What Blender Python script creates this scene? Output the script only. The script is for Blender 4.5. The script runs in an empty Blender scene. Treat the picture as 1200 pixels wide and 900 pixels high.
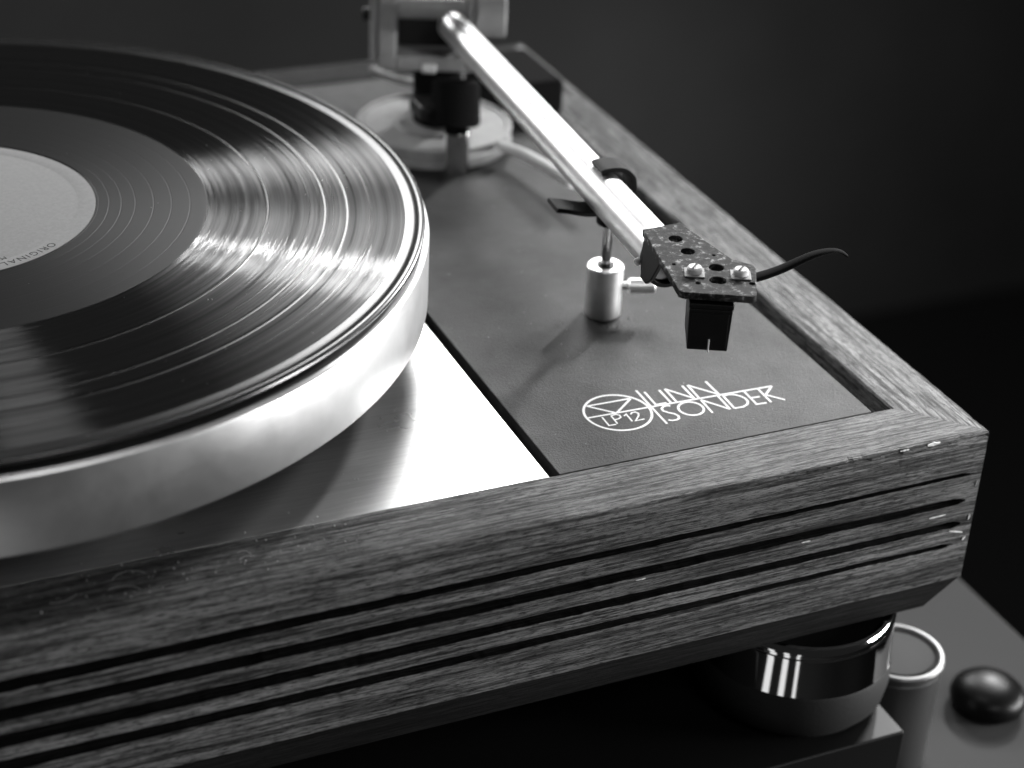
import bpy, bmesh, math, random
from mathutils import Vector, Matrix, Euler
random.seed(7)
R_ = math.radians
S = 0.001                                  # everything below is written in millimetres
scene = bpy.context.scene
col = scene.collection

# ------------------------------------------------------------------ camera
cam = bpy.data.cameras.new("camera")
cam_o = bpy.data.objects.new("camera", cam); col.objects.link(cam_o)
cam_o.location = (-346.62*S, -392.15*S, 296.89*S)
cam_o.rotation_euler = Euler((1.0472, -0.0464, -0.4120), 'XYZ')
cam.sensor_width = 36; cam.lens = 36*2228.4/1200
cam.clip_start = .02; cam.clip_end = 50
cam.dof.use_dof = True; cam.dof.focus_distance = .560; cam.dof.aperture_fstop = 8.5
scene.camera = cam_o
scene.view_settings.view_transform = 'Standard'; scene.view_settings.look = 'None'
scene.view_settings.gamma = 1; scene.view_settings.exposure = 0
# ------------------------------------------------------------------ world
w = bpy.data.worlds.new("World"); scene.world = w; w.use_nodes = True
w.node_tree.nodes['Background'].inputs[0].default_value = (1, 1, 1, 1)
w.node_tree.nodes['Background'].inputs[1].default_value = .012
# ------------------------------------------------------------------ lamps
def lamp(name, target, az, el, dist, sx, sy, power, spread=180):
    """area lamp seen from target (mm) at azimuth az (0 = +x, 90 = +y) and elevation el, dist in mm"""
    L = bpy.data.lights.new(name, 'AREA'); L.shape = 'RECTANGLE'; L.size = sx*S; L.size_y = sy*S
    L.energy = power; L.spread = R_(spread)
    o = bpy.data.objects.new(name, L); col.objects.link(o)
    d = Vector((math.cos(R_(az))*math.cos(R_(el)), math.sin(R_(az))*math.cos(R_(el)), math.sin(R_(el))))
    o.location = (Vector(target) + d*dist)*S
    o.rotation_euler = (-d).to_track_quat('-Z', 'Y').to_euler()
    return o
KEY = lamp('key_lamp', (-170, 60, 0), 65, 31, 1500, 420, 380, .85, 50)
BROAD = lamp('broad_lamp', (-150, 120, 40), 107, 22.5, 1400, 440, 280, 1.05, 60)
STREAK = lamp('streak_lamp', (-190, 100, 45), 37, 25, 1500, 60, 150, 6.0, 120)
SIDE = lamp('side_lamp', (-120, 60, 0), -18, -1.5, 1000, 560, 80, 4.0, 120)
FRONT = lamp('front_lamp', (-30, 0, -20), -30, 2, 440, 120, 60, .50, 120)
FILL = lamp('fill_lamp', (-60, 60, 20), -90, 40, 1200, 400, 300, .8, 120)
TOPL = lamp('overhead_lamp', (-230, 60, 45), 0, 84, 900, 200, 160, .7)
cl = bpy.data.lights.new('corner_fill_spot', 'SPOT'); cl.energy = 18; cl.spot_size = R_(42); cl.spot_blend = 1; cl.shadow_soft_size = .06  # unseen spot added to brighten the right front corner and steel plate
cl_o = bpy.data.objects.new('corner_fill_spot', cl); col.objects.link(cl_o)
cl_o.location = (.42, .30, .26); cl_o.rotation_euler = (Vector((.42, .30, .26)) - Vector((-.07, .01, 0))).to_track_quat('Z', 'Y').to_euler()
for az, sz in ((210, 70), (227, 60), (241, 36)):  # unseen low strips added to draw bright stripes in the chrome ring
    lamp('ring_glint_strip', (-39, 0, -80), az, -26, 620, sz, 300, .0008*sz)
sp = bpy.data.lights.new('wall_glow_spot', 'SPOT'); sp.energy = 1.35; sp.spot_size = R_(120); sp.spot_blend = 1; sp.shadow_soft_size = .1  # unseen spot added to put a soft glow on the wall
sp_o = bpy.data.objects.new('wall_glow_spot', sp); col.objects.link(sp_o)
sp_o.location = (.70, 1.25, -.78); sp_o.rotation_euler = (Vector((.70, 1.25, -.78)) - Vector((.72, 1.9, -.80))).to_track_quat('Z', 'Y').to_euler()

# ------------------------------------------------------------------ materials
def mat(name, base=.5, rough=.5, metal=0., spec=.5, coat=0.):
    m = bpy.data.materials.new(name); m.use_nodes = True
    nt = m.node_tree; b = nt.nodes['Principled BSDF']
    b.inputs['Base Color'].default_value = (base, base, base, 1)
    b.inputs['Roughness'].default_value = rough; b.inputs['Metallic'].default_value = metal
    b.inputs['Specular IOR Level'].default_value = spec; b.inputs['Coat Weight'].default_value = coat
    return m, nt, b
def N(nt, t, **k):
    n = nt.nodes.new(t)
    for a, v in k.items():
        if a in n.inputs: n.inputs[a].default_value = v
        else: setattr(n, a, v)
    return n
def ramp(nt, src, stops):
    r = nt.nodes.new('ShaderNodeValToRGB'); e = r.color_ramp.elements
    e[0].position, e[0].color = stops[0][0], (stops[0][1],)*3+(1,)
    e[1].position, e[1].color = stops[1][0], (stops[1][1],)*3+(1,)
    for p, c in stops[2:]:
        q = e.new(p); q.color = (c, c, c, 1)
    nt.links.new(src, r.inputs[0]); return r.outputs[0]
def mixc(nt, fac, a, b, mode='MIX'):
    m = nt.nodes.new('ShaderNodeMix'); m.data_type = 'RGBA'; m.blend_type = mode
    if isinstance(fac, (int, float)): m.inputs[0].default_value = fac
    else: nt.links.new(fac, m.inputs[0])
    nt.links.new(a, m.inputs[6]); nt.links.new(b, m.inputs[7]); return m.outputs[2]
def noise(nt, vec, scale, detail=4, rough=.6, sc=None, dist=0):
    if sc:
        mp = N(nt, 'ShaderNodeMapping'); mp.inputs['Scale'].default_value = sc
        nt.links.new(vec, mp.inputs[0]); vec = mp.outputs[0]
    n = N(nt, 'ShaderNodeTexNoise'); n.inputs['Scale'].default_value = scale
    n.inputs['Detail'].default_value = detail; n.inputs['Roughness'].default_value = rough
    n.inputs['Distortion'].default_value = dist
    nt.links.new(vec, n.inputs['Vector']); return n.outputs[0]
def bump(nt, h, b, strength, dist, prev=None):
    n = N(nt, 'ShaderNodeBump'); n.inputs['Strength'].default_value = strength; n.inputs['Distance'].default_value = dist
    nt.links.new(h, n.inputs['Height'])
    if prev: nt.links.new(prev, n.inputs['Normal'])
    if b: nt.links.new(n.outputs[0], b.inputs['Normal'])
    return n.outputs[0]
def OC(nt): return N(nt, 'ShaderNodeTexCoord').outputs['Object']

def wood(name, axis, lo, hi, rough=.45):
    m, nt, b = mat(name, .2, rough, 0, .2)
    v = OC(nt)
    def st(a, c):      # stretch: small along the grain
        return (a, c, c) if axis == 'x' else (c, a, c)
    big = noise(nt, v, 1, 5, .6, st(3, 90), .4)
    fib = noise(nt, v, 1, 5, .7, st(60, 1300), .5)
    pore = noise(nt, v, 1, 3, .7, st(260, 3000))
    fig = noise(nt, v, 26, 4, .6, None, 1.5)
    c1 = ramp(nt, big, [(.3, lo), (.7, hi)])
    c2 = ramp(nt, fib, [(.38, .12), (.56, 1.25)])
    c3 = ramp(nt, pore, [(.38, .10), (.5, 1.15)])
    c5 = ramp(nt, noise(nt, v, 1, 4, .6, st(14, 620), .3), [(.40, .35), (.52, 1.1)])
    c4 = ramp(nt, fig, [(.3, .85), (.7, 1.12)])
    c = mixc(nt, 1, c1, c2, 'MULTIPLY'); c = mixc(nt, 1, c, c3, 'MULTIPLY'); c = mixc(nt, 1, c, c4, 'MULTIPLY'); c = mixc(nt, 1, c, c5, 'MULTIPLY')
    nt.links.new(c, b.inputs['Base Color'])
    nt.links.new(ramp(nt, fib, [(.3, rough+.2), (.7, rough-.08)]), b.inputs['Roughness'])
    n1 = bump(nt, fib, None, .55, .0005)
    bump(nt, pore, b, .5, .0003, n1)
    return m
M = {}
M['wood_x'] = wood('oiled_wood_along', 'x', .085, .20)
M['wood_y'] = wood('oiled_wood_across', 'y', .11, .24, .6)
M['shade_wood'] = wood('wood_with_painted_shade', 'x', .006, .015, .7)  # plinth wood with shade put into its colour, near black
m, nt, b = mat('raw_wood_splinter', .75, .7); M['splinter'] = m

m, nt, b = mat('black_satin_board', .05, .42, 0, .32)
v = OC(nt)
nt.links.new(ramp(nt, noise(nt, v, 22, 7, .7), [(.38, .008), (.64, .042)]), b.inputs['Base Color'])
nt.links.new(ramp(nt, noise(nt, v, 55, 5, .6), [(.2, .50), (.8, .62)]), b.inputs['Roughness'])
bump(nt, noise(nt, v, 1500, 3, .7), b, .7, .0003)
M['board'] = m

m, nt, b = mat('brushed_steel', .62, .3, .7)
v = OC(nt)
nt.links.new(ramp(nt, noise(nt, v, 1, 4, .7, (60, 900, 60)), [(.2, .5), (.8, .72)]), b.inputs['Base Color'])
nt.links.new(ramp(nt, noise(nt, v, 25, 5, .6), [(.3, .26), (.7, .36)]), b.inputs['Roughness'])
bump(nt, noise(nt, v, 1, 4, .7, (80, 1800, 80)), b, .25, .0001)
M['steel'] = m

m, nt, b = mat('turned_aluminium', .72, .36, 1)
v = OC(nt)
n1 = noise(nt, v, 22, 6, .65)
nt.links.new(ramp(nt, n1, [(.3, .62), (.7, .82)]), b.inputs['Base Color'])
nt.links.new(ramp(nt, noise(nt, v, 14, 5, .6), [(.3, .28), (.7, .46)]), b.inputs['Roughness'])
bump(nt, noise(nt, v, 1, 3, .6, (90, 90, 2400)), b, .2, .0001)
M['alu'] = m

m, nt, b = mat('satin_aluminium', .85, .4, 1)
nt.links.new(ramp(nt, noise(nt, OC(nt), 160, 4, .6), [(.3, .75), (.7, .9)]), b.inputs['Base Color']); M['arm'] = m
m, nt, b = mat('pale_anodised', .6, .6, .15)
nt.links.new(ramp(nt, noise(nt, OC(nt), 90, 4, .6), [(.3, .26), (.7, .37)]), b.inputs['Base Color']); M['pale'] = m
M['black'] = mat('black_plastic', .006, .45, 0, .25)[0]
M['matte'] = mat('black_felt', .008, .95, 0, .1)[0]
M['chrome'] = mat('chrome', .85, .06, 1)[0]
M['print'] = mat('silver_print', .92, .5)[0]
M['white'] = mat('white_plastic', .8, .35)[0]
M['dark_hole'] = mat('deep_black', .003, .9, 0, .1)[0]
m, nt, b = mat('worn_black_paint', .03, .65, 0, .15)
v = OC(nt)
nz = noise(nt, v, 420, 6, .75)
nt.links.new(ramp(nt, nz, [(.47, .012), (.66, .42), (.57, .05)]), b.inputs['Base Color'])
bump(nt, nz, b, .6, .0004); M['worn'] = m
m, nt, b = mat('dark_rubber', .012, .7)
bump(nt, noise(nt, OC(nt), 900, 3, .6), b, .3, .0003); M['rubber'] = m
m, nt, b = mat('grey_powder_coat', .06, .75, 0, .25)
bump(nt, noise(nt, OC(nt), 1500, 3, .6), b, .25, .0002); M['grey'] = m; b.inputs['Roughness'].default_value = .75
m, nt, b = mat('clear_grey_acrylic', .16, .36, .8); M['acrylic'] = m; M['capm'] = mat('dull_metal', .16, .42, .7)[0]
m, nt, b = mat('wall_paint', .30, .9, 0, .1)
nt.links.new(ramp(nt, noise(nt, OC(nt), 3, 4, .5), [(.2, .22), (.8, .34)]), b.inputs['Base Color']); M['wall'] = m
m, nt, b = mat('dark_carpet', .12, .95, 0, .1); M['floor'] = m
m, nt, b = mat('label_paper', .34, .75, 0, .3)
nt.links.new(ramp(nt, noise(nt, OC(nt), 900, 3, .7), [(.3, .25), (.7, .30)]), b.inputs['Base Color']); M['label'] = m
m, nt, b = mat('label_ink', .03, .8, 0, .2); M['ink'] = m
M['rim'] = mat('smooth_vinyl', .012, .24, 0, .4)[0]
M['dust'] = mat('dust', .75, .9)[0]

# grooved vinyl: dielectric black with anisotropic gloss that follows the grooves
def vinyl(name, groove):
    m = bpy.data.materials.new(name); m.use_nodes = True; nt = m.node_tree
    for n in list(nt.nodes): nt.nodes.remove(n)
    out = N(nt, 'ShaderNodeOutputMaterial')
    v = OC(nt)
    sep = N(nt, 'ShaderNodeSeparateXYZ'); nt.links.new(v, sep.inputs[0])
    flat = N(nt, 'ShaderNodeCombineXYZ'); nt.links.new(sep.outputs[0], flat.inputs[0]); nt.links.new(sep.outputs[1], flat.inputs[1])
    ln = N(nt, 'ShaderNodeVectorMath', operation='LENGTH'); nt.links.new(flat.outputs[0], ln.inputs[0])
    rad = N(nt, 'ShaderNodeCombineXYZ'); nt.links.new(ln.outputs['Value'], rad.inputs[0])
    def rn(scale, detail=3):
        n = N(nt, 'ShaderNodeTexNoise'); n.inputs['Scale'].default_value = scale; n.inputs['Detail'].default_value = detail
        n.inputs['Roughness'].default_value = .7
        nt.links.new(rad.outputs[0], n.inputs['Vector']); return n.outputs[0]
    dif = N(nt, 'ShaderNodeBsdfDiffuse'); dif.inputs[0].default_value = (.011, .011, .011, 1)
    gl = N(nt, 'ShaderNodeBsdfAnisotropic')
    gl.distribution = 'GGX'
    tg = N(nt, 'ShaderNodeTangent', direction_type='RADIAL', axis='Z'); nt.links.new(tg.outputs[0], gl.inputs['Tangent'])
    fr = N(nt, 'ShaderNodeFresnel'); fr.inputs[0].default_value = 1.6
    if groove:
        bands = rn(300, 5)
        nt.links.new(mixc(nt, 1, ramp(nt, bands, [(.38, .35), (.62, 1.0)]), ramp(nt, rn(70, 2), [(.42, .45), (.58, 1.0)]), 'MULTIPLY'), gl.inputs['Color'])
        nt.links.new(ramp(nt, rn(160, 3), [(.3, .28), (.7, .40)]), gl.inputs['Roughness'])
        gl.inputs['Anisotropy'].default_value = .98
        # every groove turns its highlight a little its own way
        mr = N(nt, 'ShaderNodeMapRange'); mr.inputs['To Min'].default_value = GROT-.024; mr.inputs['To Max'].default_value = GROT+.024
        mr.inputs['From Min'].default_value = .3; mr.inputs['From Max'].default_value = .7
        nt.links.new(rn(900, 5), mr.inputs[0]); nt.links.new(mr.outputs[0], gl.inputs['Rotation'])
        fr.inputs[0].default_value = 1.9
        bn = N(nt, 'ShaderNodeBump'); bn.inputs['Strength'].default_value = .25; bn.inputs['Distance'].default_value = .0002
        nt.links.new(rn(700, 4), bn.inputs['Height']); nt.links.new(bn.outputs[0], gl.inputs['Normal'])
        # a softer lobe of the same grooves, from their rounded shoulders
        g2 = N(nt, 'ShaderNodeBsdfAnisotropic'); g2.distribution = 'GGX'; g2.inputs['Roughness'].default_value = .5
        g2.inputs['Anisotropy'].default_value = .86; g2.inputs['Rotation'].default_value = GROT
        nt.links.new(tg.outputs[0], g2.inputs['Tangent']); nt.links.new(bn.outputs[0], g2.inputs['Normal'])
        nt.links.new(ramp(nt, rn(420, 5), [(.38, .15), (.62, 1.0)]), g2.inputs['Color'])
        a1 = N(nt, 'ShaderNodeMixShader'); a1.inputs[0].default_value = .3; nt.links.new(gl.outputs[0], a1.inputs[1]); nt.links.new(g2.outputs[0], a1.inputs[2])
        gs = a1.outputs[0]
    else:
        gl.inputs['Roughness'].default_value = .38; gl.inputs['Anisotropy'].default_value = .2; gl.inputs['Rotation'].default_value = GROT
        gl.inputs['Color'].default_value = (.32,)*3+(1,)
        gs = gl.outputs[0]
    mx = N(nt, 'ShaderNodeMixShader'); nt.links.new(fr.outputs[0], mx.inputs[0])
    nt.links.new(dif.outputs[0], mx.inputs[1]); nt.links.new(gs, mx.inputs[2]); nt.links.new(mx.outputs[0], out.inputs[0])
    return m
GROT = 0.0
M['vinyl'] = vinyl('grooved_vinyl', True)
M['vinyl_smooth'] = vinyl('plain_vinyl', False)

# ------------------------------------------------------------------ builders
ORG = {}
def thing(name, label, cat, loc, group=None):
    o = bpy.data.objects.new(name, None); col.objects.link(o); o.empty_display_size = .02
    o.location = Vector(loc)*S; ORG[o] = Vector(loc)
    o['label'] = label; o['category'] = cat
    if group: o['group'] = group
    return o
def obj(name, bm, m, parent=None, smooth=True, bevel=0, seg=2, loc=None, label=None):
    """bm in world millimetres; the mesh is stored relative to its parent's origin (or to loc)"""
    org = ORG[parent] if parent is not None else Vector(loc or (0, 0, 0))
    if loc is not None: org = Vector(loc)
    me = bpy.data.meshes.new(name)
    if isinstance(bm, bpy.types.Mesh):
        b2 = bmesh.new(); b2.from_mesh(bm); bm = b2
    for v in bm.verts: v.co = (v.co - org)*S
    bmesh.ops.recalc_face_normals(bm, faces=bm.faces)
    bm.to_mesh(me); bm.free()
    me.materials.append(m)
    o = bpy.data.objects.new(name, me); col.objects.link(o)
    if parent is not None:
        o.parent = parent; o.location = (org - ORG[parent])*S
    else: o.location = org*S
    ORG[o] = org
    if smooth:
        for p in me.polygons: p.use_smooth = True
        me.set_sharp_from_angle(angle=R_(35))
    if bevel:
        bv = o.modifiers.new('bevel', 'BEVEL'); bv.width = bevel*S; bv.segments = seg; bv.limit_method = 'ANGLE'; bv.angle_limit = R_(40)
        bv.harden_normals = True
    if label: o['label'] = label
    return o
def tag(o, label, cat, group=None):
    o['label'] = label; o['category'] = cat
    if group: o['group'] = group
    return o
def box(bm, x0, x1, y0, y1, z0, z1, mtx=None):
    vs = [bm.verts.new((x, y, z)) for x in (x0, x1) for y in (y0, y1) for z in (z0, z1)]
    for f in ((0,1,3,2),(4,6,7,5),(0,4,5,1),(2,3,7,6),(0,2,6,4),(1,5,7,3)): bm.faces.new([vs[i] for i in f])
    if mtx is not None:
        for v in vs: v.co = mtx @ v.co
    return vs
def B(*a, mtx=None):
    bm = bmesh.new(); box(bm, *a, mtx=mtx); return bm
def lathe(profile, c=(0, 0), n=96, closed=True, bm=None):
    """profile: list of (r, z); closed joins last to first"""
    bm = bm or bmesh.new(); rings = []
    for r, z in profile:
        if r < 1e-6: rings.append([bm.verts.new((c[0], c[1], z))])
        else: rings.append([bm.verts.new((c[0]+r*math.cos(2*math.pi*i/n), c[1]+r*math.sin(2*math.pi*i/n), z)) for i in range(n)])
    K = len(rings)
    for k in range(K if closed else K-1):
        a, b2 = rings[k], rings[(k+1) % K]
        for i in range(n):
            j = (i+1) % n
            q = [a[i % len(a)], a[j % len(a)], b2[j % len(b2)], b2[i % len(b2)]]
            u = []
            for t in q:
                if t not in u: u.append(t)
            if len(u) > 2: bm.faces.new(u)
    return bm
def rod(p0, p1, r0, r1=None, n=32, ch=.3, bm=None):
    """capped cylinder between two points with chamfered ends"""
    r1 = r0 if r1 is None else r1
    p0, p1 = Vector(p0), Vector(p1); L = (p1-p0).length
    q = (p1-p0).to_track_quat('Z', 'Y').to_matrix()
    t = lathe([(0, 0), (r0-ch, 0), (r0, ch), (r1, L-ch), (r1-ch, L), (0, L)], n=n, closed=False)
    for v in t.verts: v.co = q @ v.co + p0
    if bm is None: return t
    me = bpy.data.meshes.new('tmp'); t.to_mesh(me); t.free(); bm.from_mesh(me); bpy.data.meshes.remove(me); return bm
def sweep(pts, prof, up=(0, 0, 1), bm=None, scales=None):
    """sweep a closed 2D profile (side, up) along points"""
    bm = bm or bmesh.new(); pts = [Vector(p) for p in pts]; rings = []
    for i, p in enumerate(pts):
        d = (pts[min(i+1, len(pts)-1)] - pts[max(i-1, 0)]).normalized()
        s = d.cross(Vector(up)).normalized(); u = s.cross(d).normalized()
        k = scales[i] if scales else 1
        rings.append([bm.verts.new(p + s*a*k + u*c*k) for a, c in prof])
    n = len(prof)
    for a, b2 in zip(rings, rings[1:]):
        for i in range(n): bm.faces.new((a[i], a[(i+1) % n], b2[(i+1) % n], b2[i]))
    bm.faces.new(rings[0]); bm.faces.new(rings[-1][::-1])
    return bm
def circ(r, n=12, sx=1, sy=1): return [(r*sx*math.cos(2*math.pi*i/n), r*sy*math.sin(2*math.pi*i/n)) for i in range(n)]
def smooth_path(P, k=8):
    P = [Vector(p) for p in P]; out = []
    for i in range(len(P)-1):
        a, b2, c, d = P[max(i-1, 0)], P[i], P[i+1], P[min(i+2, len(P)-1)]
        for j in range(k):
            t = j/k; out.append(.5*((2*b2)+(-a+c)*t+(2*a-5*b2+4*c-d)*t*t+(-a+3*b2-3*c+d)*t**3))
    out.append(P[-1]); return out
def plate(outer, holes, z0, z1, bev=0.):
    """flat plate with holes, through a filled 2D curve"""
    cu = bpy.data.curves.new('tmp', 'CURVE'); cu.dimensions = '2D'; cu.fill_mode = 'BOTH'
    cu.extrude = (z1-z0)/2-bev; cu.bevel_depth = bev; cu.bevel_resolution = 1
    for P in [outer]+holes:
        s = cu.splines.new('POLY'); s.points.add(len(P)-1); s.use_cyclic_u = True
        for i, (x, y) in enumerate(P): s.points[i].co = (x, y, 0, 1)
    o = bpy.data.objects.new('tmp', cu); col.objects.link(o)
    bpy.context.view_layer.update()
    me = bpy.data.meshes.new_from_object(o.evaluated_get(bpy.context.evaluated_depsgraph_get()))
    bpy.data.objects.remove(o); bpy.data.curves.remove(cu)
    bm = bmesh.new(); bm.from_mesh(me); bpy.data.meshes.remove(me)
    bmesh.ops.remove_doubles(bm, verts=bm.verts, dist=.005)
    for v in bm.verts: v.co.z += (z0+z1)/2
    return bm
def text_bm(s, size, place, thick=.02, align='CENTER'):
    cu = bpy.data.curves.new('tmp', 'FONT'); cu.body = s; cu.size = size; cu.align_x = align; cu.extrude = thick
    o = bpy.data.objects.new('tmp', cu); col.objects.link(o); bpy.context.view_layer.update()
    me = bpy.data.meshes.new_from_object(o.evaluated_get(bpy.context.evaluated_depsgraph_get()))
    bpy.data.objects.remove(o); bpy.data.curves.remove(cu)
    me.transform(place); return me

# ------------------------------------------------------------------ the setting
def struct(name, bm, m):
    o = obj(name, bm, m, smooth=False); o['kind'] = 'structure'; return o
struct('floor', B(-3500, 3500, -2500, 3500, -1160, -1150), M['floor'])
struct('wall', B(-3500, 3500, 1900, 1910, -1149, 2400), M['wall'])

# the grey shelf the stand rests on and the black slab under the deck
t = thing('equipment_rack', 'grey powder coated rack shelf below the black slab at bottom right', 'rack', (-150, 150, -158))
obj('shelf_top', B(-470, 93, -34, 420, -158, -150), M['grey'], t, bevel=1.5)
for x in (-450, 73):
    for y in (-14, 400): obj('leg', rod((x, y, -1149.5), (x, y, -158.1), 12), M['grey'], t)
t = thing('isolation_platform', 'thick black slab with a thin bright edge under the chrome ringed foot', 'platform', (-220, 180, -150))
obj('slab', B(-425, -15.3, -6, 366, -149.8, -110), M['black'], t, bevel=.9, seg=2)
t = thing('support_pillar', 'grey round pillar with shiny rim behind the chrome ringed foot', 'pillar', (3, 26, -150))
c = (2.5, 26)
obj('column', lathe([(0, -149.8), (15.0, -149.8), (15.4, -149), (15.4, -109.2), (14.5, -108.5), (0, -108.5)], c, 96, False), M['acrylic'], t)
obj('cap', lathe([(0, -108.4), (15.4, -108.4), (16.0, -107.7), (16.0, -105.6), (15.4, -104.9), (14.4, -104.8), (13.4, -105.6), (13.0, -107.0), (13.0, -108.3)], c, 96, False), M['capm'], t)
obj('top_disc', lathe([(0, -108.4), (12.9, -108.4), (12.9, -106.4), (12.0, -105.7), (0, -105.2)], c, 64, False), M['grey'], t)
t = thing('rubber_dome', 'glossy black domed rubber stud on the grey shelf beside the pillar', 'stud', (54, 34, -150))
obj('dome', lathe([(0, -149.8), (11.5, -149.8), (13.4, -147.9), (14.0, -145.4), (13.2, -142.6), (10.6, -140.2), (6, -138.7), (0, -138.2)], (54, 34), 64, False), mat('gloss_rubber', .004, .36, 0, .2)[0], t)

# ------------------------------------------------------------------ turntable
W, D, H, FW = 445., 356., 55., 21.6
TT = thing('turntable', 'wood framed record deck with fluted plinth, steel top plate and aluminium platter', 'turntable', (-W/2, D/2, -110))
CH = 15.
GRV = [(-13.3, -18.1), (-21.9, -26.9), (-30.6, -35.7), (-38.9, -43.8)]
def rnd(seed):
    r = random.Random(seed); return r
def board_front():
    """front board: profile in (inset, z), extruded along x with mitred ends, slightly ragged top edge"""
    bm = bmesh.new()
    prof = [(FW, -.6), (FW-.5, 0), (1.1, 0), (.35, -.25), (0, -.9), (0, -1.5), (0, -2.3), (0, -8)]
    gi = {}
    for a, b2 in GRV:
        gi[len(prof)] = 1
        prof += [(0, a), (.3, a-.35), (6.6, a-.6), (7.2, (a+b2)/2), (6.6, b2+.6), (.3, b2+.35), (0, b2)]
    prof += [(0, -H), (FW, -H)]
    r = rnd(3)
    xs = []; x = -W
    while x < 0:
        xs.append(x); x += 1.6 if x > -260 else 4
    xs = [q for q in xs if q < -.8] + [-.01]
    rings = []
    wear = [0]*len(prof)
    ja = jb = 0; crack = 0.
    gn = [0]*len(prof)
    for x in xs:
        ja = .75*ja + r.gauss(0, .07); jb = .6*jb + r.gauss(0, .10)
        chip = 0
        if -60 < x < -6 and r.random() < .25: chip = r.uniform(.1, .55)
        crack = .8*crack + abs(r.gauss(0, .22)) if x > -75 else 0.
        if x > -75 and r.random() < .12: crack = 0.
        ring = []
        fade = min(1, max(0, (-4.5 - x)/2.5)) if x > -20 else 1
        fade = min(fade, max(0, (x + W - 4.5)/2.5)) if x < -W+20 else fade
        for i, (y, z) in enumerate(prof):
            if i == 2: y2 = y + abs(ja)*.8 + chip; z2 = z
            elif i == 3: y2 = y + abs(ja)*.5 + chip*.9; z2 = z - abs(jb)*.3 - chip*.2
            elif i == 4: y2 = y + .0; z2 = z - abs(jb)*.8 - chip*.6
            elif i == 5: y2 = y + crack; z2 = z + jb*.8
            elif i == 6: y2 = y + crack*.15; z2 = z + jb
            elif 8 <= i < 8+28:
                gn[i] = .7*gn[i] + r.gauss(0, .05)
                k = (i-8) % 7; g_ = (i-8)//7
                u = min(1, max(0, (x+330)/320)); zc = sum(GRV[g_])/2; zc += (.8, -.3, -.2, .3)[g_]*u
                end = (-3.6, -4.6, -4.0, -6.5)[g_]; fade = min(1, max(0, (end-x)/3.5), max(0, (x+W-4.5)/2.5))
                y2 = y*fade*(1-.55*u); z2 = zc + (z-sum(GRV[g_])/2)*(1-(.7, .4, .45, .62)[g_]*u)*(.25+.75*fade) + gn[i]*(1 if k in (0, 1, 5, 6) else .5)
            else: y2, z2 = y, z
            # mitre: end rings follow the 45 degree cut
            xx = max(-W + y2, min(-y2, x))
            ring.append(bm.verts.new((xx, y2, z2)))
        rings.append(ring)
    n = len(prof)
    for a, b2 in zip(rings, rings[1:]):
        for i in range(n): bm.faces.new((a[i], a[(i+1) % n], b2[(i+1) % n], b2[i]))
    bm.faces.new(rings[0]); bm.faces.new(rings[-1][::-1])
    bmesh.ops.remove_doubles(bm, verts=bm.verts, dist=.001)
    return bm
def board_simple(x0, y0, x1, y1, step=3., flute=True, seed=1):
    """plain mitred board from (x0,y0) to (x1,y1) on the outer face, inner side to the left of travel"""
    bm = bmesh.new(); r = rnd(seed)
    p0, p1 = Vector((x0, y0, 0)), Vector((x1, y1, 0)); L = (p1-p0).length; d = (p1-p0)/L; nrm = Vector((-d.y, d.x, 0))
    prof = [(FW, -.6), (FW-.5, 0), (1.0, 0), (.3, -.3), (0, -.9)]
    if flute:
        for a, b2 in GRV: prof += [(0, a), (6.6, a-.6), (7.2, (a+b2)/2), (6.6, b2+.6), (0, b2)]
    prof += [(0, -H), (FW, -H)]
    rings = []; k = int(L/step); ja = 0
    for j in range(k+1):
        s = L*j/k; ja = .7*ja + r.gauss(0, .07); ring = []
        for i, (q, z) in enumerate(prof):
            q2 = q + (abs(ja) if i in (2, 3) else 0)
            ss = max(q2, min(L-q2, s))
            ring.append(bm.verts.new(p0 + d*ss + nrm*q2 + Vector((0, 0, z - (abs(ja)*.4 if i in (3, 4) else 0)))))
        rings.append(ring)
    n = len(prof)
    for a, b2 in zip(rings, rings[1:]):
        for i in range(n): bm.faces.new((a[i], a[(i+1) % n], b2[(i+1) % n], b2[i]))
    bm.faces.new(rings[0]); bm.faces.new(rings[-1][::-1])
    bmesh.ops.remove_doubles(bm, verts=bm.verts, dist=.001)
    return bm
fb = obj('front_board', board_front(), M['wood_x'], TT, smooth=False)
fb.data.materials.append(M['shade_wood'])
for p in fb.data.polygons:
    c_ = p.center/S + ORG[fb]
    if any(b2+.0 < c_.z < a for a, b2 in GRV) and .3 < c_.y < 8 and -W+5 < c_.x < -4: p.material_index = 1  # groove insides coloured near black in place of their shade
e = .05
obj('side_board', board_simple(e, 0, e, D, 1.6, True, 5), M['wood_y'], TT)
obj('side_board', board_simple(-W-e, D, -W-e, 0, 4, True, 6), M['wood_y'], TT)
obj('rear_board', board_simple(0, D+e, -W, D+e, 4, False, 8), M['shade_wood'], TT)  # same plinth wood, darkened in colour for the dimmer light at the back
def moulding(x0, y0, x1, y1):
    bm = bmesh.new(); p0, p1 = Vector((x0, y0, 0)), Vector((x1, y1, 0)); L = (p1-p0).length; d = (p1-p0)/L; nrm = Vector((-d.y, d.x, 0)); rings = []
    for s0 in (0, 1):
        rings.append([bm.verts.new(p0 + d*((L-q) if s0 else q) + nrm*q + Vector((0, 0, z))) for q, z in ((.25, -H-.05), (.5, -H-.5), (7, -H-CH), (FW, -H-CH), (FW, -H-.05))])
    for i in range(5): bm.faces.new((rings[0][i], rings[0][(i+1) % 5], rings[1][(i+1) % 5], rings[1][i]))
    bm.faces.new(rings[0]); bm.faces.new(rings[1][::-1]); return bm
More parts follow.
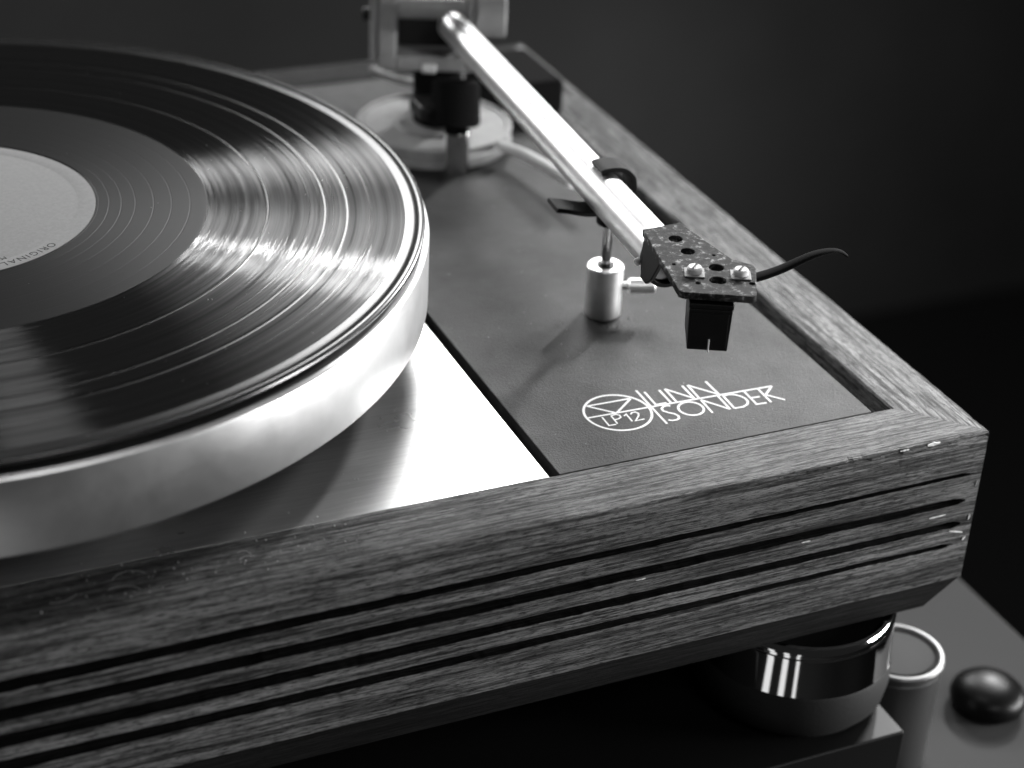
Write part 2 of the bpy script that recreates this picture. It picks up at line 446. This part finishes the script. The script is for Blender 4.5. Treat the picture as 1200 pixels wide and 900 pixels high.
for a in ((-W, 0, 0, 0), (.05, 0, .05, D), (0, D+.05, -W, D+.05), (-W-.05, D, -W-.05, 0)): obj('base_moulding', moulding(*a), M['shade_wood'], TT, smooth=False)  # bottom bevel coloured near black for the shade below the edge
# pale splinters where the veneer has chipped
def splinter(x, y, z, L, t, ang, seed):
    r = rnd(seed); bm = bmesh.new(); n = 7; up, lo = [], []
    for i in range(n):
        s = (i/(n-1)-.5)*L; h = t*(.25+.9*math.sin(math.pi*(i+.4)/n))*r.uniform(.6, 1.3)
        X = x+s*math.cos(ang); Z = z+s*math.sin(ang)
        up.append([bm.verts.new((X, y-.35*r.uniform(.5, 1), Z+h/2)), bm.verts.new((X, y+.25, Z+h/2))])
        lo.append([bm.verts.new((X, y-.35*r.uniform(.5, 1), Z-h/2)), bm.verts.new((X, y+.25, Z-h/2))])
    for i in range(n-1):
        bm.faces.new((up[i][0], up[i+1][0], lo[i+1][0], lo[i][0])); bm.faces.new((up[i][0], up[i][1], up[i+1][1], up[i+1][0]))
        bm.faces.new((lo[i][0], lo[i+1][0], lo[i+1][1], lo[i][1])); bm.faces.new((up[i][1], lo[i][1], lo[i+1][1], up[i+1][1]))
    bm.faces.new((up[0][0], lo[0][0], lo[0][1], up[0][1])); bm.faces.new((up[-1][0], up[-1][1], lo[-1][1], lo[-1][0]))
    return bm
for k, a in enumerate([(-20.5, .1, -.75, 4.5, .9, .05), (-31, .1, -.8, 3.2, .4, 0), (-14, 0, -28.6, 6.0, .5, .02), (-5.6, 0, -36.2, 5.4, .4, -.28),
                       (-1.6, 0, -31.5, 1.2, 1.2, .9), (-1.3, 0, -19, 1.0, 1.6, 1.2), (-62, 0, -26.8, 3.0, .35, .0), (-118, 0, -26.9, 3.2, .35, 0), (-2.0, 0, -39.5, 1.4, 1.0, .6)]):
    obj('splinter', splinter(*a, 11+k), M['splinter'], fb, smooth=False)

# inner well, top plate, arm board
obj('base_tray', B(-W+FW+.3, -FW-.3, FW+.3, D-FW-.3, -H-CH+.2, -H-CH+3), M['dark_hole'], TT, smooth=False)
obj('well_floor', B(-W+FW+.3, -FW-.3, FW+.3, D-FW-.3, -16, -14), M['dark_hole'], TT, smooth=False)
obj('top_plate', B(-W+FW+.4, -138.6, FW+.25, D-FW-.4, -2.6, -.5), M['steel'], TT, bevel=.35)
AB = obj('arm_board', B(-135.6, -28.4, FW+.35, D-FW-.4, -9, -.25), M['board'], TT, bevel=.35)
# printed logo, flat ribbons 0.05 mm proud of the board
STROKES = [[(-111.23, 54.34), (-96.52, 54.11)], [(-111.36, 54.38), (-104.4, 47.57)], [(-104.4, 47.57), (-96.44, 53.96)], [(-114.33, 47.84), (-93.01, 47.43), (-76.14, 47.0), (-50.27, 46.27)], [(-92.46, 58.0), (-92.55, 47.43), (-92.61, 36.82)], [(-90.39, 56.27), (-90.6, 48.1), (-86.93, 47.98)], [(-85.47, 55.82), (-85.56, 47.51)], [(-83.44, 55.77), (-83.65, 47.44)], [(-83.44, 55.77), (-77.51, 47.78)], [(-77.3, 55.79), (-77.38, 47.43)], [(-75.48, 55.47), (-75.86, 46.9)], [(-75.48, 55.47), (-69.08, 47.57)], [(-68.88, 55.76), (-68.8, 47.17)], [(-109.75, 46.8), (-109.88, 41.7), (-107.55, 41.57)], [(-106.76, 46.65), (-106.94, 41.82)], [(-106.76, 46.65), (-105.0, 46.9), (-104.1, 46.0), (-104.3, 44.9), (-105.3, 44.3), (-106.91, 44.1)], [(-103.07, 45.18), (-101.93, 45.95), (-102.05, 41.55)], [(-100.68, 45.4), (-99.9, 46.2), (-98.7, 46.2), (-98.1, 45.2), (-98.7, 43.9), (-100.93, 41.5), (-97.94, 41.55)], [(-86.68, 45.9), (-87.6, 46.4), (-88.8, 46.4), (-90.0, 45.4), (-90.2, 44.0), (-89.2, 42.6), (-87.7, 41.2), (-87.13, 39.8), (-87.6, 38.4), (-88.82, 37.8), (-90.2, 37.9), (-91.19, 38.63)], [(-75.86, 46.0), (-76.2, 37.9)], [(-75.86, 46.0), (-69.96, 38.02)], [(-69.56, 46.9), (-69.96, 38.02)], [(-68.04, 45.93), (-68.39, 38.0)], [(-68.04, 45.93), (-66.2, 46.1), (-64.4, 45.5), (-62.9, 44.0), (-62.2, 42.2), (-62.3, 40.4), (-63.4, 38.8), (-65.4, 37.9), (-68.39, 38.0)], [(-60.36, 46.0), (-60.58, 37.9), (-57.1, 37.67)], [(-60.4, 41.9), (-57.3, 41.69)], [(-55.38, 45.88), (-55.58, 37.49)], [(-50.27, 46.27), (-54.9, 42.1)], [(-54.9, 42.1), (-50.69, 37.29)]]
def ribbon(bm, P, wd, z0, z1, cyc=False):
    P = [Vector((x, y, 0)) for x, y in P]; n = len(P); L, Rr = [], []
    for i, p in enumerate(P):
        a = P[(i-1) % n] if (cyc or i) else p; c = P[(i+1) % n] if (cyc or i < n-1) else p
        d1 = (p-a).normalized() if (p-a).length else (c-p).normalized(); d2 = (c-p).normalized() if (c-p).length else d1
        t = (d1+d2).normalized(); s = Vector((-t.y, t.x, 0)); k = wd/2/max(.5, s.dot(Vector((-d1.y, d1.x, 0))))
        L.append(p+s*k); Rr.append(p-s*k)
    V = [[bm.verts.new((q.x, q.y, z)) for q in (l, r2) for z in (z0, z1)] for l, r2 in zip(L, Rr)]
    for i in range(n if cyc else n-1):
        a, c = V[i], V[(i+1) % n]
        bm.faces.new((a[1], a[3], c[3], c[1])); bm.faces.new((a[0], c[0], c[2], a[2]))
        bm.faces.new((a[0], a[1], c[1], c[0])); bm.faces.new((a[2], c[2], c[3], a[3]))
    if not cyc:
        bm.faces.new(V[0]); bm.faces.new(V[-1][::-1])
bm = bmesh.new()
for i, s in enumerate(STROKES): ribbon(bm, s, .52 if 13 <= i <= 17 else .72, -.245, -.19+.002*i)
ribbon(bm, [(-103.9+10.5*math.cos(a*math.pi/48), 47.8+10.5*math.sin(a*math.pi/48)) for a in range(96)], .8, -.245, -.18, True)
ribbon(bm, [(-81.3+3.95*math.cos(a*math.pi/32), 42.4+3.95*math.sin(a*math.pi/32)) for a in range(64)], .74, -.245, -.182, True)
obj('logo', bm, M['print'], AB, smooth=False)

# platter
PC = (-286.94, 159.0)
PL = obj('platter', lathe([(0, 30), (147.6, 30), (147.8, 18.1), (148.2, 18), (151.6, 18), (152.3, 18.7), (152.4, 19.2), (152.4, 40.7), (152.3, 41.0), (151.5, 41.9), (151.2, 42.0), (149.2, 42.0), (149.0, 41.6), (0, 41.6)], PC, 256, False), M['alu'], TT, loc=(PC[0], PC[1], 18))
obj('underside_shade', lathe([(82, 21), (147.4, 21), (147.4, 29.8), (82, 29.8)], PC, 128, True), M['matte'], TT)  # black ring added below the platter to darken its reflection in the steel
obj('inner_platter', lathe([(0, -13.5), (14, -13.5), (14, 0), (60, 2), (80, 8), (80, 29.8), (0, 29.8)], PC, 96, False), M['alu'], TT)
obj('spindle', lathe([(3.6, 42.1), (3.6, 50), (3.2, 52.5), (1.6, 53.6), (0, 53.8)], PC, 32, False), M['chrome'], TT)
# feet, one in view
def foot(x, y):
    f = obj('foot', lathe([(0, -109.8), (24, -109.8), (29.2, -108.6), (32.0, -105), (33.0, -99), (33.0, -91.2), (32.6, -90.3), (0, -90.3)], (x, y), 96, False), M['rubber'], TT, loc=(x, y, -110))
    obj('chrome_ring', lathe([(26, -90.2), (32.7, -90.2), (32.95, -89.8), (32.88, -89.2), (32.8, -88.4), (31.58, -77.2), (31.5, -76.4), (31.45, -76.1), (31.0, -75.8), (31.0, -74.8), (31.7, -74.2), (31.6, -72.8), (30.8, -71.7), (29.6, -71.5), (28.6, -72.2), (28.2, -73.4), (28.2, -80), (26, -80)], (x, y), 160, True), M['chrome'], f)
    obj('cup', lathe([(0, -80.1), (28.1, -80.1), (28.1, -74.2), (27.6, -73.8), (0, -73.8)], (x, y), 64, False), M['matte'], f)
    obj('stem', lathe([(0, -73.7), (16, -73.7), (16, -69.9), (0, -69.9)], (x, y), 48, False), M['matte'], f)
foot(-39.5, 29.5); foot(-405, 29.5); foot(-39.5, 327); foot(-405, 327)

# arm rest on the board
AR = obj('arm_rest', rod((-80, 108, -.2), (-80, 108, 18), 6.1, ch=.4, n=64), M['arm'], TT, loc=(-80, 108, 0))
obj('rod', rod((-80, 108, 18.05), (-80, 108, 36), 1.75, ch=.1), M['chrome'], AR)
obj('collar', lathe([(1.8, 18.05), (2.9, 18.05), (2.9, 18.5), (1.8, 18.5)], (-80, 108), 32), M['black'], AR)
bm = rod((-74.2, 106.5, 10), (-72.2, 105.8, 10), 1.4, ch=.1)
rod((-72.3, 105.8, 10), (-63.5, 103.0, 10), 2.6, n=40, ch=.5, bm=bm); obj('thumb_screw', bm, M['arm'], AR)
bm = bmesh.new()
rod((-80, 108, 33), (-80, 108, 39.5), 4.3, ch=.6, bm=bm)
AD = Vector((-14.5, -206, 0)).normalized()           # arm direction, rear to front
AX = Vector((AD.y*-1, AD.x, 0))*1                     # to the right of the arm
AX = Vector((-AD.y, AD.x, 0))
if AX.x < 0: AX = -AX
def clip(bm, path, w0, th):
    """strap across the arm: path in (side, z); w0 wide along the arm"""
    c0 = Vector((-81.9, 107, 0)); rows = []
    pts = smooth_path([(a, z, 0) for a, z in path], 6)
    for i, p in enumerate(pts):
        d = (pts[min(i+1, len(pts)-1)] - pts[max(i-1, 0)]).normalized(); nn = Vector((-d.y, d.x))
        rows.append([bm.verts.new(c0 + AX*(p.x+nn.x*t) + Vector((0, 0, p.y+nn.y*t)) + AD*s) for s, t in ((-w0/2, -th/2), (w0/2, -th/2), (w0/2, th/2), (-w0/2, th/2))])
    for a, b2 in zip(rows, rows[1:]):
        for i in range(4): bm.faces.new((a[i], a[(i+1) % 4], b2[(i+1) % 4], b2[i]))
    bm.faces.new(rows[0]); bm.faces.new(rows[-1][::-1])
clip(bm, [(-19.0, 42.4), (-15, 41.6), (-10, 40.2), (-6, 39.6), (0, 39.4), (4.2, 40.4), (6.7, 43), (7.5, 47), (6.8, 50.8), (4.4, 53.4), (1.5, 54.4), (-2.5, 54.4), (-4.6, 53.9)], 9, 1.6)
obj('clip', bm, mat('clip_plastic', .004, .55, 0, .12)[0], AR, bevel=.3)

# ------------------------------------------------------------------ record and mat
t = thing('felt_mat', 'thin black felt mat between the record and the platter', 'mat', (PC[0], PC[1], 42))
obj('mat_disc', lathe([(3.7, 42.1), (146.5, 42.1), (146.8, 42.4), (146.8, 43.3), (146.5, 43.6), (3.7, 43.6)], PC, 192), M['matte'], t)
RT = thing('vinyl_record', 'black long playing record with plain pale centre label on the platter', 'record', (PC[0], PC[1], 43.7))
Z = 45.4
prof = []
gaps = [102.3, 120.0, 126.9]
def top(r):
    if r > 148.6: return Z + .25 - ((r-148.6)/2.3)**2*.9
    if r > 145.8: return Z - .10 + .35*math.sin((r-145.8)/2.8*math.pi/2)
    return Z - .10
rs = [84.2 + .5*i for i in range(124)]
prof = [(146, 44.0), (150.4, 44.15), (151.0, 44.6)]
rr = [151.0, 150.7, 150.2, 149.5, 148.8, 148.0, 147.2, 146.5, 145.8, 145.2, 144.6]
prof += [(r, top(r)) for r in rr]
for r in reversed([q for q in rs if q < 144.4]):
    z = top(r)
    near = min(abs(r-g) for g in gaps)
    if near < .26: continue
    prof.append((r, z))
for g in gaps:
    prof += [(g+.75, Z-.10), (g+.5, Z-.10), (g+.3, Z-.36), (g-.3, Z-.36), (g-.5, Z-.10), (g-.75, Z-.10)]
head = prof[:14]; tail = sorted(set(prof[14:]), key=lambda q: -q[0])
clean = []
for r, z in tail:
    if any(abs(r-g) < .74 for g in gaps) and z > Z-.15: continue
    clean.append((r, z))
prof = head + clean + [(84.0, Z-.10), (83.8, Z-.02)]
rimp = [(144.7, 44.0), (150.0, 44.05), (150.8, 44.3), (151.0, 44.75), (150.85, 45.25), (150.3, 45.62), (149.5, 45.75), (148.7, 45.62), (148.0, 45.40), (147.2, 45.33), (146.0, 45.33), (144.7, 45.30)]
obj('outer_rim', lathe(rimp, PC, 360, True), M['rim'], RT, loc=(PC[0], PC[1], 43.7))
prof = [(144.6, 44.0), (144.6, 45.30)] + [q for q in clean if q[0] < 144.4] + [(84.0, Z-.10), (83.8, Z-.02)]
rec = obj('playing_surface', lathe(prof + [(83.8, 44.0)], PC, 360, True), M['vinyl'], RT, loc=(PC[0], PC[1], 43.7))
rec.data.materials.append(M['rim'])
for p in rec.data.polygons:
    if any(abs(math.hypot(p.center.x, p.center.y)/S - g) < .5 for g in gaps): p.material_index = 1; p.use_smooth = False
dw = [(83.75, 44.0), (83.75, Z-.02), (83.2, Z+.0)]
for r in (78.4, 72.7, 67.2, 61.6, 57.4, 53.6): dw += [(r+.25, Z), (r+.06, Z-.03), (r-.06, Z-.03), (r-.25, Z)]
dw += [(50.4, Z), (50.1, Z-.25), (49.6, Z-.25), (49.6, 44.0)]
obj('run_out', lathe(dw, PC, 256, True), M['vinyl_smooth'], RT, loc=(PC[0], PC[1], 43.7), smooth=False)
LB = obj('label', lathe([(3.8, 44.0), (49.5, 44.0), (49.5, Z-.06), (49.1, Z+.02), (44.6, Z+.02), (44.3, Z-.03), (43.9, Z-.03), (43.6, Z+.02), (3.8, Z+.02)], PC, 160, True), M['label'], RT, loc=(PC[0], PC[1], 43.7))
bm = bmesh.new()
for ch, rad, a in [('O', 48.4, -51.4), ('R', 48.4, -54.9), ('I', 48.4, -57.3), ('G', 48.4, -60.1), ('I', 48.4, -62.9), ('N', 48.4, -65.6), ('A', 48.4, -69.3), ('L', 48.4, -72.5)]:
    ang = R_(a); r0 = 45.6
    mt = Matrix.Translation((PC[0]+r0*math.cos(ang), PC[1]+r0*math.sin(ang), Z+.035)) @ Matrix.Rotation(ang-math.pi/2, 4, 'Z')
    me = text_bm(ch, 3.5, mt, .012); bm.from_mesh(me); bpy.data.meshes.remove(me)
for ch, a in [('M', -70.5), ('O', -74.5), ('N', -78.3), ('O', -82.0)]:
    ang = R_(a); r0 = 42.4
    mt = Matrix.Translation((PC[0]+r0*math.cos(ang), PC[1]+r0*math.sin(ang), Z+.035)) @ Matrix.Rotation(ang-math.pi/2, 4, 'Z')
    if ch == 'M': me = text_bm(ch, 2.4, mt, .012); bm.from_mesh(me); bpy.data.meshes.remove(me)
obj('label_lettering', bm, M['ink'], LB, smooth=False)

# ------------------------------------------------------------------ tonearm
TA = thing('tonearm', 'silver tonearm with perforated black headshell resting over the dark arm board', 'tonearm', (-79, 264, 0))
BC = (-79, 264)
base = obj('base_disc', lathe([(0, -.2), (30.6, -.2), (31, .3), (31, 1.8), (30, 2.2), (30, 5.6), (31, 6.2), (31, 7.2), (30.4, 7.8), (28.8, 7.9), (28.2, 7.2), (16, 7.0), (15.2, 8.2), (13.2, 8.2), (12.6, 7.1), (0, 7.1)], BC, 96, False), M['pale'], TA)
obj('pillar', rod((-77, 267, 7.1), (-77, 267, 28.4), 9.5, n=48), M['matte'], TA)
lf = obj('lift_post', rod((-81.8, 234, -.2), (-81.8, 234, 16), 5, n=40, ch=.3), M['chrome'], TA)
obj('lift_sleeve', rod((-81.0, 238, 16.1), (-79, 243, 33), 9.8, 9.0, n=40, ch=1.2), M['matte'], lf)
obj('lift_bracket', B(-95, -80, 238, 252, 19, 25), M['black'], lf, bevel=1.5)
obj('cueing_lever', sweep(smooth_path([(-62, 236, 6), (-58.5, 222, 8), (-56, 203, 9.5), (-54.5, 186, 10.5)]), circ(2.1, 12)), M['white'], TA)
r_ = obj('bias_rod', sweep(smooth_path([(-86, 317, 11), (-83, 308, 11), (-76, 297, 11), (-68, 284, 13), (-66.5, 276, 14)]), circ(1.5, 12)), M['pale'], TA)
bm = bmesh.new(); bmesh.ops.create_uvsphere(bm, u_segments=20, v_segments=12, radius=2.6, matrix=Matrix.Translation((-66.5, 275, 14.5))); obj('rod_tip', bm, M['pale'], r_)
# yoke, turned by the offset angle
YM = Matrix.Translation((-76.5, 268, 0)) @ Matrix.Rotation(R_(-22), 4, 'Z')
bm = bmesh.new()
box(bm, -23.5, -16.5, -5, 5, 28.5, 68, YM); box(bm, -16.5, 10.5, -5, 5, 28.5, 34.5, YM); box(bm, 10.5, 14, -5, 5, 28.5, 68, YM); box(bm, -16.5, 10.5, -5, 5, 63, 68, YM)
yk = obj('yoke', bm, M['pale'], TA, bevel=.8)
obj('yoke_rim', B(-27, -23.8, -2, 4, 31, 62, mtx=YM), M['pale'], yk, bevel=.6)
P = lambda x, y, z: YM @ Vector((x, y, z))
obj('pivot_screw', rod(P(-29.8, 0, 49.5), P(-26.9, 0, 49.5), 2.6, n=24), M['black'], yk)
obj('bearing_axle', rod(P(-16.4, -1, 53), P(10.4, -1, 53), 4.2, n=32), M['pale'], TA)
obj('bearing_housing', rod(P(14.1, -1, 51.5), P(26, -1, 51.5), 8.8, n=64, ch=.8), M['pale'], TA)
obj('inner_block', B(-16, 10, 5.3, 24, 35, 58, mtx=YM), M['black'], TA, bevel=1)
obj('counterweight', rod((-71, 292, 49), (-69.5, 322, 49.3), 16, n=64, ch=1.5), M['pale'], TA)
obj('cable_block', B(-46, -17.5, 273, 314, -.2, 15), M['matte'], TA, bevel=2.5, seg=3)
# tube
A0 = Vector((-74.2, 261.5, 48.2)); A1 = Vector((-88.1, 54.0, 46.1))
tube = obj('arm_tube', rod(A0, A1, 5.6, 6.75, n=96, ch=.6), M['arm'], TA)
obj('tube_end', rod(A0 + (A0-A1).normalized()*3.0, A0 + (A0-A1).normalized()*.05, 4.0, 5.0, n=48), M['pale'], TA)
bm = rod((-73, 262.5, 36.5), (-73, 262.5, 40.5), 1.2, ch=.1); 
obj('tube_pin', rod((-95.2, 60.5, 43.6), (-92.2, 61.2, 44.2), 1.2, n=20), M['white'], TA); bm.free()
obj('small_knob', rod((-88, 256, 33.8), (-83, 254, 33.8), 1.9, n=20), M['white'], TA)
# headshell
OFF = R_(25.9); rx = Vector((math.cos(OFF), -math.sin(OFF), 0)); fx = Vector((-math.sin(OFF), -math.cos(OFF), 0))
outer = [(-94.3, 58.9), (-81.8, 59.8), (-78.9, 33.0), (-74.9, 27.6), (-75.2, 25.6), (-83.6, 10.6), (-84.9, 10.3), (-101.9, 18.9), (-102.7, 20.2)]
def ring2(x, y, r, n=20, sx=1.): return [(x+(r*sx*math.cos(2*math.pi*i/n))*rx.x+(r*math.sin(2*math.pi*i/n))*fx.x, y+(r*sx*math.cos(2*math.pi*i/n))*rx.y+(r*math.sin(2*math.pi*i/n))*fx.y) for i in range(n)]
holes = [ring2(-88.1, 50.4, 2.35), ring2(-88.7, 41.7, 2.35), ring2(-85.8, 29.6, 2.45), ring2(-89.4, 22.2, 2.5, sx=1.1), ring2(-96.6, 35.4, .8), ring2(-82.6, 37.0, .75), ring2(-95.6, 22.6, 1.0), ring2(-81.0, 17.2, 1.0)]
hs = obj('headshell', plate(outer, holes, 53.0, 55.2, .25), M['worn'], TA, smooth=False)
def prism(pts3, off):
    bm = bmesh.new(); a = [bm.verts.new(p) for p in pts3]; b2 = [bm.verts.new(Vector(p)+Vector(off)) for p in pts3]
    n = len(a); bm.faces.new(a); bm.faces.new(b2[::-1])
    for i in range(n): bm.faces.new((a[i], b2[i], b2[(i+1) % n], a[(i+1) % n]))
    return bm
obj('side_web', prism([(-94.3, 58.6, 52.9), (-94.6, 58.2, 39.5), (-95.0, 54.0, 39.5), (-96.4, 48.5, 43.5), (-98.0, 41.0, 52.9)], (1.5, -.2, 0)), M['black'], hs, smooth=False, bevel=.4)
obj('side_web', prism([(-83.6, 59.4, 52.9), (-83.9, 59, 40.5), (-83.0, 50.5, 40.5), (-81.5, 41.0, 52.9)], (1.5, .1, 0)), M['black'], hs, smooth=False, bevel=.4)
bm = bmesh.new()
cy0 = Vector((-88.0, 55.5, 46.1))
n = 40; rings = []
for s in (-3.4, 3.4):
    for r in (6.8, 7.9):
        rings.append([bm.verts.new(cy0 + AX*min(6 if r > 7 else 9, max(-6.2 if r > 7 else -9, r*math.cos(2*math.pi*i/n))) + Vector((0, 0, min(6.2, r*math.sin(2*math.pi*i/n)))) + AD*s) for i in range(n)])
for a, b2 in ((0, 1), (1, 3), (3, 2), (2, 0)):
    for i in range(n): bm.faces.new((rings[a][i], rings[a][(i+1) % n], rings[b2][(i+1) % n], rings[b2][i]))
obj('tube_clamp', bm, M['black'], hs)
for x, y in ((-93.7, 28.3), (-81.7, 22.7)):
    wsh = obj('washer', B(-2.9, 2.9, -2.9, 2.9, 55.25, 55.6, mtx=Matrix.Translation((x, y, 0)) @ Matrix.Rotation(-OFF, 4, 'Z')), M['pale'], hs, bevel=.1)
    sc = obj('screw', lathe([(0, 55.65), (2.1, 55.65), (2.25, 56.0), (2.2, 57.0), (1.8, 57.5), (0, 57.7)], (x, y), 32, False), M['white'], hs)
    obj('screw_slot', B(-1.7, 1.7, -.28, .28, 57.55, 57.74, mtx=Matrix.Translation((x, y, 0)) @ Matrix.Rotation(R_(40), 4, 'Z')), M['black'], sc, smooth=False)
# finger lift
fp = smooth_path([(-80.5, 24.6, 53.0), (-76.0, 23.9, 53.1), (-68, 23.6, 54.6), (-58, 23.4, 57.6), (-52, 23.2, 58.3), (-48.5, 23.0, 57.7), (-46.2, 22.6, 56.2)], 6)
obj('finger_lift', sweep(fp, circ(1.0, 12, 2.5, .95), scales=[1.0-.6*i/len(fp) for i in range(len(fp))]), M['matte'], hs)
# cartridge
CM = Matrix(((rx.x, -fx.x, 0, -94.9), (rx.y, -fx.y, 0, 15.0), (0, 0, 1, 0), (0, 0, 0, 1)))
CT = obj('cartridge', B(0, 1, 0, 1, 0, 1), M['black'], TA)
def cartridge():
    bm = bmesh.new(); box(bm, -6.2, 6.2, 0, 15.5, 37.0, 50.2)
    for v in bm.verts:
        if v.co.z < 40: v.co.x *= .93; v.co.y = v.co.y*.95+.3
    bm2 = box(bm, -6.35, 6.35, -.15, 16.5, 50.35, 51.9); box(bm, -8.2, 8.2, 3.5, 11, 52.0, 52.95)
    for v in bm.verts: v.co = CM @ v.co
    return bm
bpy.data.objects.remove(CT)
CT = obj('cartridge', cartridge(), mat('cartridge_plastic', .005, .4, 0, .25)[0], TA, bevel=.35)
obj('stylus_guard', B(-5.2, 5.2, -.2, .05, 38.2, 49.0, mtx=CM), M['black'], CT, bevel=.1)
obj('cantilever', rod(CM @ Vector((.2, -.5, 36.9)), CM @ Vector((.2, -.5, 41.0)), .24, n=12, ch=.05), M['white'], CT)
for i in range(4):
    q = [CM @ Vector((-4.5+3*i, 15.8, 44)), CM @ Vector((-4+2.6*i, 20, 45)), CM @ Vector((-2+1.4*i, 26, 47)), Vector((-90.0+1.2*i, 50, 47.5))]
    obj('lead', sweep(smooth_path(q, 5), circ(.32, 8)), M['dark_hole'] if i % 2 else M['pale'], CT)

# ------------------------------------------------------------------ dust
r = rnd(21); bm = bmesh.new()
def speck(x, y, z, s):
    m4 = Matrix.Translation((x, y, z+s*.3)) @ Euler((r.random()*3, r.random()*3, r.random()*3)).to_matrix().to_4x4() @ Matrix.Diagonal((1, r.uniform(.4, 1), r.uniform(.3, .7), 1))
    bmesh.ops.create_icosphere(bm, subdivisions=1, radius=s, matrix=m4)
for i in range(150): speck(r.uniform(-330, -200), 11+abs(r.gauss(0, 6)) - 8*r.random(), .03, r.choice([.1, .14, .18, .26, .36]))
for i in range(110):
    a = R_(r.uniform(-75, -30)); d = 152+r.uniform(-6, 16)
    x, y = PC[0]+d*math.cos(a), PC[1]+d*math.sin(a)
    if y > FW+1 and x < -140: speck(x, y, -.5, r.choice([.1, .15, .2, .3]))
for i in range(26): speck(-80+r.gauss(0, 8), 98+r.gauss(0, 4), -.25, r.choice([.1, .15, .25]))
for i in range(70):
    a = R_(r.uniform(-85, 60)); d = 150*math.sqrt(r.uniform(.12, 1)); speck(PC[0]+d*math.cos(a), PC[1]+d*math.sin(a), 45.36, r.choice([.07, .09, .13]))
for i in range(130): speck(r.uniform(-130, -32), r.uniform(25, 230), -.25, r.choice([.07, .09, .12, .16]))
def hair(x, y, z, L, a, k):
    P = []; 
    for i in range(9):
        P.append((x, y, z)); x += L/8*math.cos(a); y += L/8*math.sin(a); a += k/8
    sweep(P, circ(.06, 5), bm=bm)
hair(-268, 14, .1, 11, 1.0, -2.2); hair(-262, 8, .1, 9, 2.2, 1.5); hair(-234, 15, .1, 6, .5, -3); hair(-230, 12, .1, 5, 2.4, 1.8); hair(-285, 10, .1, 8, -.4, 1.4)
d_ = obj('dust', bm, M['dust'], smooth=False); d_['kind'] = 'stuff'
d_['label'] = 'pale dust specks and hairs on the plinth edge and steel plate'
